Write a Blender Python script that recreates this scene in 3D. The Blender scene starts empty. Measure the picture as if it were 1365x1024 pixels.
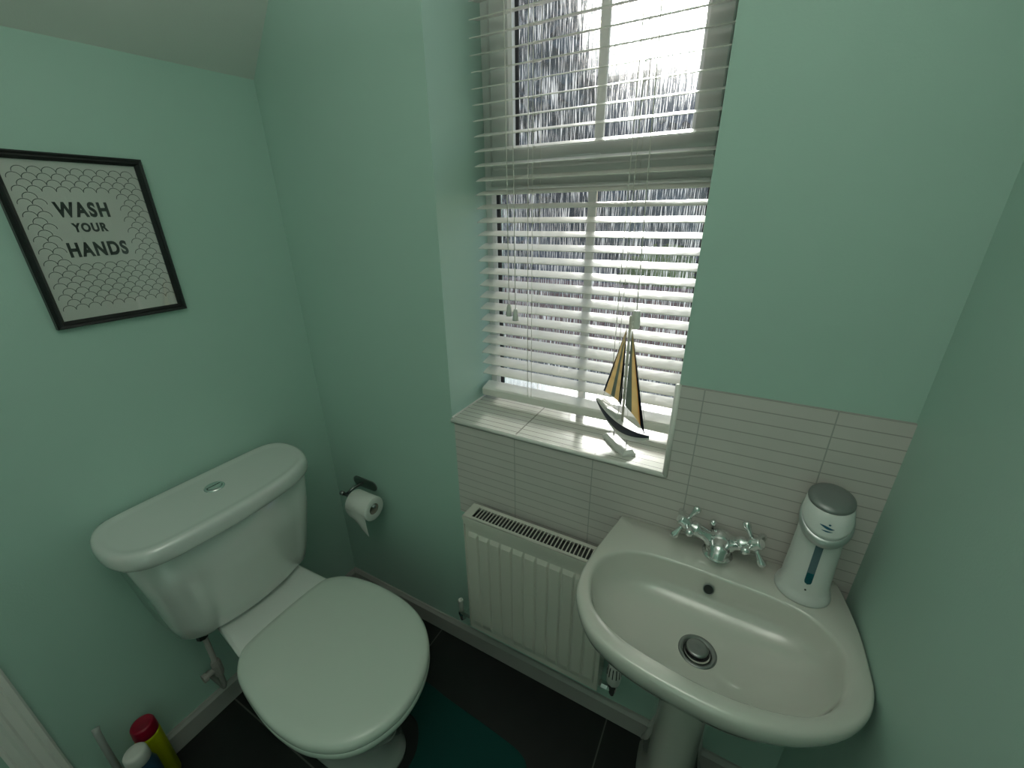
import bpy, bmesh, math, random
from mathutils import Vector, Matrix
random.seed(4)
PI = math.pi
scn = bpy.context.scene
COL = scn.collection

# ------------------------------------------------------------------ materials
def newmat(name):
    m = bpy.data.materials.new(name); m.use_nodes = True
    return m, m.node_tree.nodes, m.node_tree.links, m.node_tree.nodes['Principled BSDF']

def pmat(name, col, rough=0.5, metal=0.0, spec=0.5, coat=0.0, bump=0.0, bscale=80, var=0.0, vscale=6):
    m, n, l, b = newmat(name)
    b.inputs['Base Color'].default_value = (*col, 1)
    b.inputs['Roughness'].default_value = rough
    b.inputs['Metallic'].default_value = metal
    b.inputs['Specular IOR Level'].default_value = spec
    b.inputs['Coat Weight'].default_value = coat
    b.inputs['Coat Roughness'].default_value = 0.05
    tc = n.new('ShaderNodeTexCoord')
    if bump:
        t = n.new('ShaderNodeTexNoise'); t.inputs['Scale'].default_value = bscale; t.inputs['Detail'].default_value = 4
        l.new(tc.outputs['Object'], t.inputs['Vector'])
        bp = n.new('ShaderNodeBump'); bp.inputs['Strength'].default_value = bump; bp.inputs['Distance'].default_value = 0.002
        l.new(t.outputs['Fac'], bp.inputs['Height']); l.new(bp.outputs['Normal'], b.inputs['Normal'])
    if var:
        t = n.new('ShaderNodeTexNoise'); t.inputs['Scale'].default_value = vscale; t.inputs['Detail'].default_value = 3
        l.new(tc.outputs['Object'], t.inputs['Vector'])
        mx = n.new('ShaderNodeMix'); mx.data_type = 'RGBA'
        mx.inputs['A'].default_value = (*[c * (1 - var) for c in col], 1)
        mx.inputs['B'].default_value = (*[min(1, c * (1 + var)) for c in col], 1)
        l.new(t.outputs['Fac'], mx.inputs['Factor']); l.new(mx.outputs['Result'], b.inputs['Base Color'])
    return m

def math_node(n, l, op, a, b=None):
    k = n.new('ShaderNodeMath'); k.operation = op
    for i, v in enumerate((a, b)):
        if v is None: continue
        if hasattr(v, 'links'): l.new(v, k.inputs[i])
        else: k.inputs[i].default_value = v
    return k.outputs[0]

def line_mask(n, l, coord, pitch, offset, half):
    """1 on a line every pitch metres, centred on offset"""
    s = math_node(n, l, 'SUBTRACT', coord, offset)
    s = math_node(n, l, 'DIVIDE', s, pitch)
    s = math_node(n, l, 'ADD', s, 0.5)
    s = math_node(n, l, 'FLOORED_MODULO', s, 1.0)
    s = math_node(n, l, 'SUBTRACT', s, 0.5)
    s = math_node(n, l, 'ABSOLUTE', s)
    return math_node(n, l, 'LESS_THAN', s, half / pitch)

def tile_mat(name, base, grout, ax1, p1, o1, h1, ax2, p2, o2, h2, rough, col2=None, g2=None, var=0.06):
    m, n, l, b = newmat(name)
    tc = n.new('ShaderNodeTexCoord'); sp = n.new('ShaderNodeSeparateXYZ')
    l.new(tc.outputs['Object'], sp.inputs[0])
    ma = line_mask(n, l, sp.outputs[ax1], p1, o1, h1)
    mb = line_mask(n, l, sp.outputs[ax2], p2, o2, h2)
    t = n.new('ShaderNodeTexNoise'); t.inputs['Scale'].default_value = 14; t.inputs['Detail'].default_value = 5
    l.new(tc.outputs['Object'], t.inputs['Vector'])
    c0 = n.new('ShaderNodeMix'); c0.data_type = 'RGBA'
    c0.inputs['A'].default_value = (*[c * (1 - var) for c in base], 1); c0.inputs['B'].default_value = (*[c * (1 + var) for c in base], 1)
    l.new(t.outputs['Fac'], c0.inputs['Factor'])
    c1 = n.new('ShaderNodeMix'); c1.data_type = 'RGBA'; l.new(ma, c1.inputs['Factor'])
    l.new(c0.outputs['Result'], c1.inputs['A']); c1.inputs['B'].default_value = (*grout, 1)
    c2 = n.new('ShaderNodeMix'); c2.data_type = 'RGBA'; l.new(mb, c2.inputs['Factor'])
    l.new(c1.outputs['Result'], c2.inputs['A']); c2.inputs['B'].default_value = (*(g2 or grout), 1)
    l.new(c2.outputs['Result'], b.inputs['Base Color'])
    h = math_node(n, l, 'MAXIMUM', ma, mb)
    h = math_node(n, l, 'SUBTRACT', 1.0, h)
    hn = math_node(n, l, 'MULTIPLY', t.outputs['Fac'], 0.25)
    h = math_node(n, l, 'ADD', h, hn)
    bp = n.new('ShaderNodeBump'); bp.inputs['Strength'].default_value = 0.5; bp.inputs['Distance'].default_value = 0.001
    l.new(h, bp.inputs['Height']); l.new(bp.outputs['Normal'], b.inputs['Normal'])
    b.inputs['Roughness'].default_value = rough
    return m

MINT = (0.455, 0.645, 0.565)
M = {}
M['mint'] = pmat('mint_paint', MINT, 0.55, bump=0.12, bscale=220, var=0.02, vscale=3)
M['ceil'] = pmat('ceiling_paint', (0.66, 0.70, 0.65), 0.8, bump=0.1, bscale=200)
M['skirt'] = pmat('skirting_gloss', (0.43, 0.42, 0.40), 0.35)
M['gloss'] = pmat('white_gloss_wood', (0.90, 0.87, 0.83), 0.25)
M['ceramic'] = pmat('white_ceramic', (0.70, 0.72, 0.69), 0.12, coat=1.0)
M['basin'] = pmat('basin_ceramic', (0.68, 0.68, 0.62), 0.10, coat=1.0)
for k_ in ('basin', 'ceramic'):
    M[k_].node_tree.nodes['Principled BSDF'].inputs['Coat IOR'].default_value = 1.8
M['seat'] = pmat('seat_plastic', (0.66, 0.73, 0.66), 0.2, coat=0.3)
M['upvc'] = pmat('white_upvc', (0.78, 0.78, 0.76), 0.3)
M['gasket'] = pmat('dark_gasket', (0.03, 0.03, 0.035), 0.6)
M['slat'] = pmat('blind_slat', (0.80, 0.78, 0.72), 0.32, bump=0.6, bscale=35, var=0.05, vscale=18)
M['cord'] = pmat('cord_white', (0.72, 0.70, 0.64), 0.7)
M['chrome'] = pmat('chrome', (0.80, 0.82, 0.82), 0.09, metal=1)
M['steel'] = pmat('brushed_steel', (0.33, 0.34, 0.34), 0.3, metal=1)
M['dark'] = pmat('dark_plastic', (0.012, 0.012, 0.013), 0.4)
M['rad'] = pmat('radiator_enamel', (0.70, 0.68, 0.61), 0.3)
M['radin'] = pmat('radiator_inside', (0.05, 0.05, 0.05), 0.7)
M['paper'] = pmat('tissue_paper', (0.80, 0.80, 0.76), 0.95, bump=0.4, bscale=160)
M['card'] = pmat('cardboard_tube', (0.30, 0.26, 0.22), 0.9)
M['frame'] = pmat('black_wood', (0.010, 0.010, 0.011), 0.35, bump=0.1)
M['print'] = pmat('print_paper', (0.64, 0.64, 0.60), 0.8)
M['ink'] = pmat('print_ink', (0.03, 0.033, 0.03), 0.7)
M['inkline'] = pmat('print_line_ink', (0.05, 0.06, 0.055), 0.7)
M['mat'] = pmat('teal_bath_mat', (0.0, 0.055, 0.05), 0.95, bump=0.8, bscale=260)
M['disp'] = pmat('dispenser_white', (0.76, 0.78, 0.76), 0.3)
M['silver'] = pmat('silver_plastic', (0.55, 0.57, 0.57), 0.28, metal=0.8)
M['lidgrey'] = pmat('grey_lid', (0.25, 0.27, 0.265), 0.3, metal=0.4)
M['bluelogo'] = pmat('logo_blue', (0.005, 0.09, 0.16), 0.5)
M['soapw'] = pmat('sight_window', (0.10, 0.17, 0.20), 0.15)
M['soapl'] = pmat('soap_blue', (0.0, 0.10, 0.13), 0.15)
M['navy'] = pmat('navy_paint', (0.012, 0.018, 0.04), 0.4)
M['boatw'] = pmat('boat_white', (0.72, 0.71, 0.68), 0.35)
M['wood'] = pmat('mast_wood', (0.62, 0.58, 0.50), 0.5)
M['red'] = pmat('red_cap', (0.30, 0.0, 0.022), 0.4)
M['yellow'] = pmat('yellow_can', (0.48, 0.50, 0.0), 0.4)
M['blue'] = pmat('blue_bottle', (0.02, 0.06, 0.11), 0.35)
M['whitepl'] = pmat('white_plastic', (0.68, 0.68, 0.64), 0.35)
M['whitedk'] = pmat('brush_plastic', (0.42, 0.43, 0.42), 0.4)
M['valvegrey'] = pmat('valve_grey', (0.32, 0.30, 0.28), 0.5)
M['wtile'] = tile_mat('splashback_tile', (0.66, 0.62, 0.59), (0.42, 0.38, 0.36), 'Z', 0.0274, 1.243, 0.0011, 'X', 0.2345, 0.857, 0.0012, 0.28, g2=(0.42, 0.41, 0.39))
M['stile'] = tile_mat('sill_tile', (0.62, 0.62, 0.56), (0.22, 0.20, 0.19), 'Y', 0.0245, 0.012, 0.0010, 'X', 0.2345, 0.859, 0.0022, 0.16, g2=(0.30, 0.29, 0.26))
M['floor'] = tile_mat('floor_tile', (0.011, 0.012, 0.012), (0.11, 0.11, 0.10), 'X', 0.70, 0.508, 0.0022, 'Y', 0.58, -0.58, 0.0022, 0.5, var=0.3)

def sail_mat(name, stripes):
    m, n, l, b = newmat(name)
    out = n['Material Output']
    tc = n.new('ShaderNodeTexCoord'); sp = n.new('ShaderNodeSeparateXYZ'); l.new(tc.outputs['Object'], sp.inputs[0])
    # colour by the 'u' attribute written on the sail meshes
    at = n.new('ShaderNodeAttribute'); at.attribute_name = 'u'
    cr = n.new('ShaderNodeValToRGB'); cr.color_ramp.interpolation = 'CONSTANT'
    e = cr.color_ramp.elements
    for i, (p, c) in enumerate(stripes):
        k = e[i] if i < 2 else e.new(p)
        k.position = p; k.color = (*c, 1)
    l.new(at.outputs['Fac'], cr.inputs[0])
    d = n.new('ShaderNodeBsdfDiffuse'); t = n.new('ShaderNodeBsdfTranslucent'); mx = n.new('ShaderNodeMixShader'); mx.inputs[0].default_value = 0.5
    l.new(cr.outputs[0], d.inputs[0]); l.new(cr.outputs[0], t.inputs[0])
    l.new(d.outputs[0], mx.inputs[1]); l.new(t.outputs[0], mx.inputs[2]); l.new(mx.outputs[0], out.inputs[0])
    n.remove(b)
    return m
NV, BG, GR, OR = (0.03, 0.035, 0.05), (0.88, 0.72, 0.44), (0.30, 0.34, 0.30), (0.80, 0.48, 0.20)
M['sail'] = sail_mat('striped_sailcloth', ((0.0, NV), (0.22, BG), (0.48, GR), (0.66, BG), (0.92, NV)))
M['jib'] = sail_mat('striped_jib', ((0.0, GR), (0.27, BG), (0.66, OR), (0.74, NV)))

def glass_mats():
    """obscured window glass: vertical rain-like streaks scatter the light, the gaps between them are clear"""
    m = bpy.data.materials.new('obscured_glass'); m.use_nodes = True
    n, l = m.node_tree.nodes, m.node_tree.links; n.clear()
    out = n.new('ShaderNodeOutputMaterial')
    tc = n.new('ShaderNodeTexCoord'); mp = n.new('ShaderNodeMapping'); mp.inputs['Scale'].default_value = (400, 1, 13)
    l.new(tc.outputs['Object'], mp.inputs[0])
    t = n.new('ShaderNodeTexNoise'); t.inputs['Scale'].default_value = 1.0; t.inputs['Detail'].default_value = 3; t.inputs['Roughness'].default_value = 0.6
    t.inputs['Distortion'].default_value = 0.25
    l.new(mp.outputs[0], t.inputs['Vector'])
    cr = n.new('ShaderNodeMapRange'); cr.inputs['From Min'].default_value = 0.515; cr.inputs['From Max'].default_value = 0.615
    l.new(t.outputs['Fac'], cr.inputs['Value'])
    cr.inputs['To Min'].default_value = 0.06; cr.inputs['To Max'].default_value = 0.92
    tr = n.new('ShaderNodeBsdfTransparent'); tr.inputs[0].default_value = (0.80, 0.86, 0.90, 1)
    rf = n.new('ShaderNodeBsdfRefraction'); rf.inputs['IOR'].default_value = 1.12; rf.inputs['Roughness'].default_value = 0.68
    rf.inputs['Color'].default_value = (0.90, 0.96, 1, 1)
    tl = n.new('ShaderNodeBsdfTranslucent'); tl.inputs[0].default_value = (0.84, 0.92, 1.0, 1)
    mx = n.new('ShaderNodeMixShader'); mx.inputs[0].default_value = 0.42
    l.new(rf.outputs[0], mx.inputs[1]); l.new(tl.outputs[0], mx.inputs[2])
    m2 = n.new('ShaderNodeMixShader'); l.new(cr.outputs[0], m2.inputs[0]); l.new(tr.outputs[0], m2.inputs[1]); l.new(mx.outputs[0], m2.inputs[2])
    l.new(m2.outputs[0], out.inputs[0])
    c = bpy.data.materials.new('clear_glass_face'); c.use_nodes = True
    n, l = c.node_tree.nodes, c.node_tree.links; n.clear()
    out = n.new('ShaderNodeOutputMaterial'); tr = n.new('ShaderNodeBsdfTransparent'); gl = n.new('ShaderNodeBsdfGlossy'); gl.inputs['Roughness'].default_value = 0.03
    fr = n.new('ShaderNodeFresnel'); fr.inputs[0].default_value = 1.45; mx = n.new('ShaderNodeMixShader'); ge = n.new('ShaderNodeNewGeometry')
    fx = math_node(n, l, 'MULTIPLY', fr.outputs[0], math_node(n, l, 'SUBTRACT', 1.0, ge.outputs['Backfacing']))
    l.new(fx, mx.inputs[0]); l.new(tr.outputs[0], mx.inputs[1]); l.new(gl.outputs[0], mx.inputs[2]); l.new(mx.outputs[0], out.inputs[0])
    return m, c
M['oglass'], M['cglass'] = glass_mats()

# ------------------------------------------------------------------ mesh helpers
def obj(name, bm, mat, parent=None, smooth=False, bevel=0.0, loc=None, recalc=True):
    if recalc: bmesh.ops.recalc_face_normals(bm, faces=bm.faces)
    me = bpy.data.meshes.new(name); bm.to_mesh(me); bm.free()
    for m in (mat if isinstance(mat, (list, tuple)) else [mat]): me.materials.append(m)
    if smooth:
        for p in me.polygons: p.use_smooth = True
    o = bpy.data.objects.new(name, me); COL.objects.link(o)
    if parent is not None:
        o.parent = parent
        o.matrix_parent_inverse = Matrix.Identity(4)
        # meshes are modelled in world space: bring them into the parent's frame
        me.transform(world_inv(parent))
    if bevel:
        b = o.modifiers.new('bevel', 'BEVEL'); b.width = bevel; b.segments = 3; b.limit_method = 'ANGLE'; b.angle_limit = math.radians(40)
        b.harden_normals = False
    return o

def world_inv(o):
    mtx = Matrix.Identity(4)
    while o is not None:
        mtx = o.matrix_basis @ mtx; o = o.parent
    return mtx.inverted()

def empty(name, loc, label, cat, group=None):
    o = bpy.data.objects.new(name, None); o.empty_display_size = 0.05; COL.objects.link(o)
    o.location = loc; o.matrix_basis = Matrix.Translation(loc)
    tag(o, label, cat, group)
    return o

def tag(o, label, cat, group=None):
    o['label'] = label; o['category'] = cat
    if group: o['group'] = group
    return o

def struct(o):
    o['kind'] = 'structure'; return o

def box(bm, x0, x1, y0, y1, z0, z1, mi=0):
    v = [bm.verts.new(p) for p in ((x0, y0, z0), (x1, y0, z0), (x1, y1, z0), (x0, y1, z0), (x0, y0, z1), (x1, y0, z1), (x1, y1, z1), (x0, y1, z1))]
    fs = []
    for f in ((0, 3, 2, 1), (4, 5, 6, 7), (0, 1, 5, 4), (1, 2, 6, 5), (2, 3, 7, 6), (3, 0, 4, 7)):
        k = bm.faces.new([v[i] for i in f]); k.material_index = mi; fs.append(k)
    return v, fs

def boxm(*a): bm = bmesh.new(); box(bm, *a); return bm

def loft(bm, rings, cap0=True, cap1=True):
    R = [[bm.verts.new(p) for p in r] for r in rings]
    n = len(R[0])
    for a, b in zip(R, R[1:]):
        for i in range(n):
            bm.faces.new((a[i], a[(i + 1) % n], b[(i + 1) % n], b[i]))
    if cap0: bm.faces.new(R[0][::-1])
    if cap1: bm.faces.new(R[-1])
    return R

def frame_of(d):
    d = Vector(d).normalized()
    a = Vector((0, 0, 1)) if abs(d.z) < 0.9 else Vector((1, 0, 0))
    u = d.cross(a).normalized(); return u, d.cross(u).normalized()

def lathe(bm, origin, axis, prof, n=32, cap0=True, cap1=True):
    """prof: list of (distance along axis, radius)"""
    o = Vector(origin); d = Vector(axis).normalized(); u, w = frame_of(d)
    rings = [[o + d * h + (u * math.cos(2 * PI * i / n) + w * math.sin(2 * PI * i / n)) * max(r, 1e-5) for i in range(n)] for h, r in prof]
    return loft(bm, rings, cap0, cap1)

def tube(bm, pts, r, n=10, cap=True):
    pts = [Vector(p) for p in pts]; rings = []
    t0 = (pts[1] - pts[0]).normalized(); u, w = frame_of(t0)
    for i, p in enumerate(pts):
        a = pts[max(i - 1, 0)]; b = pts[min(i + 1, len(pts) - 1)]; t = (b - a).normalized()
        u = (u - t * u.dot(t)).normalized(); w = t.cross(u)
        rr = r[i] if isinstance(r, (list, tuple)) else r
        rings.append([p + (u * math.cos(2 * PI * k / n) + w * math.sin(2 * PI * k / n)) * rr for k in range(n)])
    loft(bm, rings, cap, cap)

def catmull(P, per=8, closed=True):
    P = [Vector(p) for p in P]; n = len(P); out = []
    rng = range(n if closed else n - 1)
    for i in rng:
        if closed: a, b, c, d = P[(i - 1) % n], P[i], P[(i + 1) % n], P[(i + 2) % n]
        else: a, b, c, d = P[max(i - 1, 0)], P[i], P[i + 1], P[min(i + 2, n - 1)]
        for k in range(per):
            t = k / per
            out.append(0.5 * ((2 * b) + (c - a) * t + (2 * a - 5 * b + 4 * c - d) * t * t + (3 * b - a - 3 * c + d) * t ** 3))
    if not closed: out.append(P[-1])
    return out

def polar(outline, c, N):
    """resample a closed 2-D outline by angle about c"""
    c = Vector(c); res = []
    n = len(outline)
    for k in range(N):
        a = 2 * PI * k / N; d = Vector((math.cos(a), math.sin(a))); best = None
        for i in range(n):
            p = outline[i] - c; q = outline[(i + 1) % n] - c; e = q - p
            den = d.x * e.y - d.y * e.x
            if abs(den) < 1e-12: continue
            t = (p.x * e.y - p.y * e.x) / den; s = (p.x * d.y - p.y * d.x) / den
            if t > 0 and -1e-6 <= s <= 1 + 1e-6 and (best is None or t > best): best = t
        res.append(c + d * best)
    return res

def ring3(pts2, z): return [Vector((p[0], p[1], z)) for p in pts2]
def scale2(pts, c, s, sy=None):
    sy = s if sy is None else sy
    return [Vector((c[0] + (p[0] - c[0]) * s, c[1] + (p[1] - c[1]) * sy)) for p in pts]

def prism(bm, pts, d, mi=0):
    """extrude a planar polygon (3-D points) by vector d"""
    a = [bm.verts.new(p) for p in pts]; b = [bm.verts.new(Vector(p) + Vector(d)) for p in pts]
    n = len(a)
    bm.faces.new(a[::-1]).material_index = mi; bm.faces.new(b).material_index = mi
    for i in range(n): bm.faces.new((a[i], a[(i + 1) % n], b[(i + 1) % n], b[i])).material_index = mi

# ------------------------------------------------------------------ room shell
XR = 1.674; YF = -1.85; ZC = 2.40
RL, RR_, SILL, RT = 0.632, 1.273, 1.010, 2.30     # window reveal
WD = 0.245                                          # depth of the window face
struct(obj('floor', boxm(-0.12, XR + 0.12, YF - 0.12, 0.36, -0.10, 0.0), M['floor']))
bm = bmesh.new()
box(bm, -0.12, RL, 0, 0.34, 0, ZC); box(bm, RR_, XR + 0.12, 0, 0.34, 0, ZC)
box(bm, RL, RR_, 0, 0.34, 0, SILL - 0.012); box(bm, RL, RR_, 0, 0.34, RT, ZC)
struct(obj('wall_back', bm, M['mint']))
DY0, DY1, DH = -1.02, -1.72, 1.86
bm = bmesh.new()
box(bm, -0.12, 0, DY0, 0, 0, ZC); box(bm, -0.12, 0, YF, DY1, 0, ZC); box(bm, -0.12, 0, DY1, DY0, DH, ZC)
struct(obj('wall_left', bm, M['mint']))
struct(obj('wall_right', boxm(XR, XR + 0.12, YF, 0, 0, ZC), M['mint']))
struct(obj('wall_front', boxm(-0.12, XR + 0.12, YF - 0.12, YF, 0, ZC), M['mint']))
# ceiling: sloping soffit over the left wall, flat beyond
bm = bmesh.new()
sl = 0.155 / 0.128
z0f, z0b = 1.968, 1.900            # height at the left wall: at the back corner / at the front
xk = lambda z: (ZC - z) / sl
for (ya, za, yb, zb) in ((0.0, z0f, YF, z0b),):
    A = [(0, ya, za), (xk(za), ya, ZC), (XR + 0.12, ya, ZC), (XR + 0.12, ya, ZC + 0.1), (-0.12, ya, ZC + 0.1), (-0.12, ya, za)]
    B = [(0, yb, zb), (xk(zb), yb, ZC), (XR + 0.12, yb, ZC), (XR + 0.12, yb, ZC + 0.1), (-0.12, yb, ZC + 0.1), (-0.12, yb, zb)]
    loft(bm, [[Vector(p) for p in A], [Vector(p) for p in B]])
struct(obj('ceiling', bm, M['ceil']))

# skirting boards with a chamfered top
def skirt(name, p0, p1, nrm, h=0.085, t=0.015):
    p0 = Vector(p0); p1 = Vector(p1); nrm = Vector(nrm)
    prof = [(0, 0), (t, 0), (t, h - 0.014), (t * 0.55, h - 0.005), (t * 0.4, h), (0, h)]
    bm = bmesh.new()
    loft(bm, [[p + nrm * a + Vector((0, 0, b)) for a, b in prof] for p in (p0, p1)])
    return struct(obj(name, bm, M['skirt']))
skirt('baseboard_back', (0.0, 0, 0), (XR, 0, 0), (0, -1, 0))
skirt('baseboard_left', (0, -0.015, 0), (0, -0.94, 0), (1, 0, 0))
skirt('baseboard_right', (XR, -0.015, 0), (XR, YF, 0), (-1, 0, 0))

# tiled splashback (one L-shaped slab) and tiled sill
T = 0.007
bm = bmesh.new()
pts = [(0.645, 0, 0.66), (XR, 0, 0.66), (XR, 0, 1.243), (RR_, 0, 1.243), (RR_, 0, SILL - 0.012), (0.645, 0, SILL - 0.012)]
prism(bm, pts, (0, -T, 0))
struct(obj('wall_back_tiles', bm, M['wtile']))
struct(obj('window_sill_tiles', boxm(RL, RR_, -T + 0.001, 0.25, SILL - 0.012, SILL), M['stile']))
def qround(pts, r, name):
    bm = bmesh.new(); tube(bm, pts, r, 12); return struct(obj(name, bm, M['gloss'], smooth=True))
qround([(RL + 0.004, -T, SILL - 0.004), (RR_, -T, SILL - 0.004)], 0.0065, 'trim_1')
qround([(RR_ - 0.001, -T, SILL - 0.006), (RR_ - 0.001, -T, 1.245)], 0.0065, 'trim_2')
bm = bmesh.new(); box(bm, RL, RL + 0.004, 0.0, 0.24, SILL, SILL + 0.004)
struct(obj('trim_3', bm, M['gloss']))

# ------------------------------------------------------------------ window
win = bpy.data.objects.new('window_1', None); COL.objects.link(win); win.location = (0.95, WD, SILL); win.matrix_basis = Matrix.Translation(win.location)
struct(win)
def rect_frame(x0, x1, z0, z1, wl, wr, wb, wt, y0, y1):
    """mitred frame round an opening, chamfered inwards"""
    bm = bmesh.new(); c = 0.008
    def rg(dx0, dx1, dz0, dz1, y): return [Vector((x0 + dx0, y, z0 + dz0)), Vector((x1 - dx1, y, z0 + dz0)), Vector((x1 - dx1, y, z1 - dz1)), Vector((x0 + dx0, y, z1 - dz1))]
    R = [rg(0, 0, 0, 0, y1), rg(0, 0, 0, 0, y0 + 0.003), rg(0.003, 0.003, 0.003, 0.003, y0), rg(wl - c, wr - c, wb - c, wt - c, y0), rg(wl, wr, wb, wt, y0 + c), rg(wl, wr, wb, wt, y1)]
    R.append(R[0])
    V = [[bm.verts.new(p) for p in r] for r in R[:-1]]; V.append(V[0])
    for a, b in zip(V, V[1:]):
        for i in range(4): bm.faces.new((a[i], a[(i + 1) % 4], b[(i + 1) % 4], b[i]))
    return bm
# outer frame with a transom
Y0, Y1 = WD, 0.279
bm = rect_frame(0.60, 1.30, SILL - 0.01, 2.32, 0.060, 0.050, 0.034, 0.05, Y0, Y1)
box(bm, 0.655, 1.255, Y0 + 0.001, Y1, 1.655, 1.715)
obj('window_frame', bm, M['upvc'], win)
# transom bead (moulded strip seen below the opening light)
bm = bmesh.new(); box(bm, 0.655, 1.25, Y0 - 0.006, Y0 + 0.004, 1.664, 1.672); obj('transom_bead', bm, M['upvc'], win, bevel=0.002)
# opening light
obj('sash', rect_frame(0.664, 1.250, 1.715, 2.275, 0.064, 0.056, 0.055, 0.055, Y0 - 0.012, Y1), M['upvc'], win)
bm = rect_frame(0.722, 1.200, 1.765, 2.224, 0.013, 0.008, 0.004, 0.004, Y0 + 0.012, Y0 + 0.023); obj('seal', bm, M['gasket'], win)
bm = rect_frame(0.655, 1.250, 1.032, 1.656, 0.012, 0.0015, 0.002, 0.005, Y0 + 0.014, Y0 + 0.03); obj('seal', bm, M['gasket'], win)
def pane(x0, x1, z0, z1, y):
    bm = bmesh.new(); v, fs = box(bm, x0, x1, y, y + 0.006, z0, z1)
    for f in fs: f.material_index = 1
    fs[4].material_index = 0        # outer, patterned face
    o = obj('pane', bm, [M['oglass'], M['cglass']], win, recalc=True)
pane(0.724, 1.198, 1.767, 2.222, Y0 + 0.024)
pane(0.657, 1.249, 1.034, 1.654, Y0 + 0.024)
bm = bmesh.new(); box(bm, 0.957, 0.981, Y0 + 0.012, Y0 + 0.024, 1.766, 2.223); obj('glazing_bar', bm, M['upvc'], win, bevel=0.003)
bm = bmesh.new(); box(bm, 0.949, 0.973, Y0 + 0.012, Y0 + 0.024, 1.034, 1.655); obj('glazing_bar', bm, M['upvc'], win, bevel=0.003)
bm = bmesh.new(); box(bm, 0.93, 0.975, Y0 - 0.022, Y0 - 0.012, 1.722, 1.738); box(bm, 0.90, 0.99, Y0 - 0.034, Y0 - 0.022, 1.724, 1.736)
obj('handle', bm, M['upvc'], win, bevel=0.003)

# ------------------------------------------------------------------ venetian blind
bl = empty('venetian_blind', (0.955, 0.19, 1.03), 'white slatted venetian blind hanging in the window recess with cords', 'blind')
BX0, BX1 = 0.646, 1.262; SW = 0.046; tilt = math.radians(15.5)
yb = 0.190
bm = bmesh.new(); zfs = []
for k in range(-14, 16):
    zf = 1.611 + 0.0361 * k; zfs.append(zf)
    # slat: bowed section, room edge low
    prof = []
    for s in range(7):
        u = -SW / 2 + SW * s / 6; crown = 0.0010 * (1 - (2 * u / SW) ** 2)
        prof.append((u, crown + 0.0009))
    for s in range(6, -1, -1):
        u = -SW / 2 + SW * s / 6; crown = 0.0010 * (1 - (2 * u / SW) ** 2)
        prof.append((u, crown - 0.0009))
    zc = zf + SW / 2 * math.sin(tilt)
    jx = random.uniform(-0.0015, 0.0015); jt = tilt + random.uniform(-0.02, 0.02)
    rings = []
    for x in (BX0 + jx, BX1 + jx):
        rings.append([Vector((x, yb + u * math.cos(jt) - w * math.sin(jt), zc + u * math.sin(jt) + w * math.cos(jt))) for u, w in prof])
    loft(bm, rings)
o = obj('slat_panel', bm, M['slat'], bl)
for p in o.data.polygons: p.use_smooth = len(p.vertices) == 4
o.data.set_sharp_from_angle(angle=math.radians(35)) if hasattr(o.data, 'set_sharp_from_angle') else None
# bottom rail
bm = bmesh.new()
prof = [(-0.026, -0.006), (-0.026, 0.016), (-0.019, 0.020), (0.02, 0.030), (0.025, 0.024), (0.025, 0.004), (-0.02, -0.010)]
loft(bm, [[Vector((x, yb - 0.002 + u, 1.036 + w)) for u, w in prof] for x in (BX0 - 0.003, BX1 + 0.001)])
obj('bottom_rail', bm, M['slat'], bl, bevel=0.002)
bm = bmesh.new(); box(bm, BX0 - 0.004, BX1 + 0.004, 0.165, 0.215, 2.185, 2.235); obj('head_rail', bm, M['slat'], bl, bevel=0.003)
for x in (0.826, 1.092):
    bm = bmesh.new()
    for y in (yb - SW / 2 - 0.001, yb + SW / 2 + 0.001):
        tube(bm, [(x, y, 1.045), (x, y, 2.19)], 0.0007, 6)
    tube(bm, [(x - 0.012, yb - SW / 2 - 0.003, 1.05), (x - 0.012, yb - SW / 2 - 0.003, 2.19)], 0.0009, 6)
    for zf in zfs:   # the rungs under each slat and the small knots beside them
        tube(bm, [(x, yb - SW / 2, zf - 0.004), (x, yb + SW / 2, zf + 0.0105)], 0.0008, 6)
        tube(bm, [(x + 0.005, yb - SW / 2 - 0.001, zf + 0.003), (x, yb - SW / 2 - 0.001, zf - 0.004)], 0.0007, 6)
    obj('ladder_cord', bm, M['cord'], bl, smooth=True)
def pull(x, ztop, zend, x2=None):
    x2 = x if x2 is None else x2
    bm = bmesh.new(); tube(bm, [(x, 0.158, ztop), ((x + x2) / 2, 0.1575, (ztop + zend) / 2), (x2, 0.157, zend + 0.03)], 0.0011, 8)
    c = obj('pull_cord', bm, M['cord'], bl, smooth=True)
    bm = bmesh.new(); lathe(bm, (x2, 0.157, zend), (0, 0, 1), [(0, 0.0085), (0.001, 0.0095), (0.026, 0.0072), (0.034, 0.0055), (0.036, 0.003)], 16)
    obj('cord_weight', bm, M['whitepl'], c, smooth=True)
pull(0.752, 2.19, 1.312, 0.755); pull(0.770, 2.19, 1.300, 0.777)
bm = None
def pull2():
    bm = bmesh.new(); tube(bm, [(1.112, 0.158, 2.19), (1.122, 0.1575, 1.75), (1.131, 0.157, 1.36)], 0.0012, 8)
    c = obj('pull_cord', bm, M['cord'], bl, smooth=True)
    bm = bmesh.new(); lathe(bm, (1.131, 0.157, 1.318), (0, 0, 1), [(0, 0.0115), (0.001, 0.0120), (0.04, 0.0105), (0.045, 0.009)], 16)
    obj('cord_weight', bm, M['whitepl'], c, smooth=True)
pull2()

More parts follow.
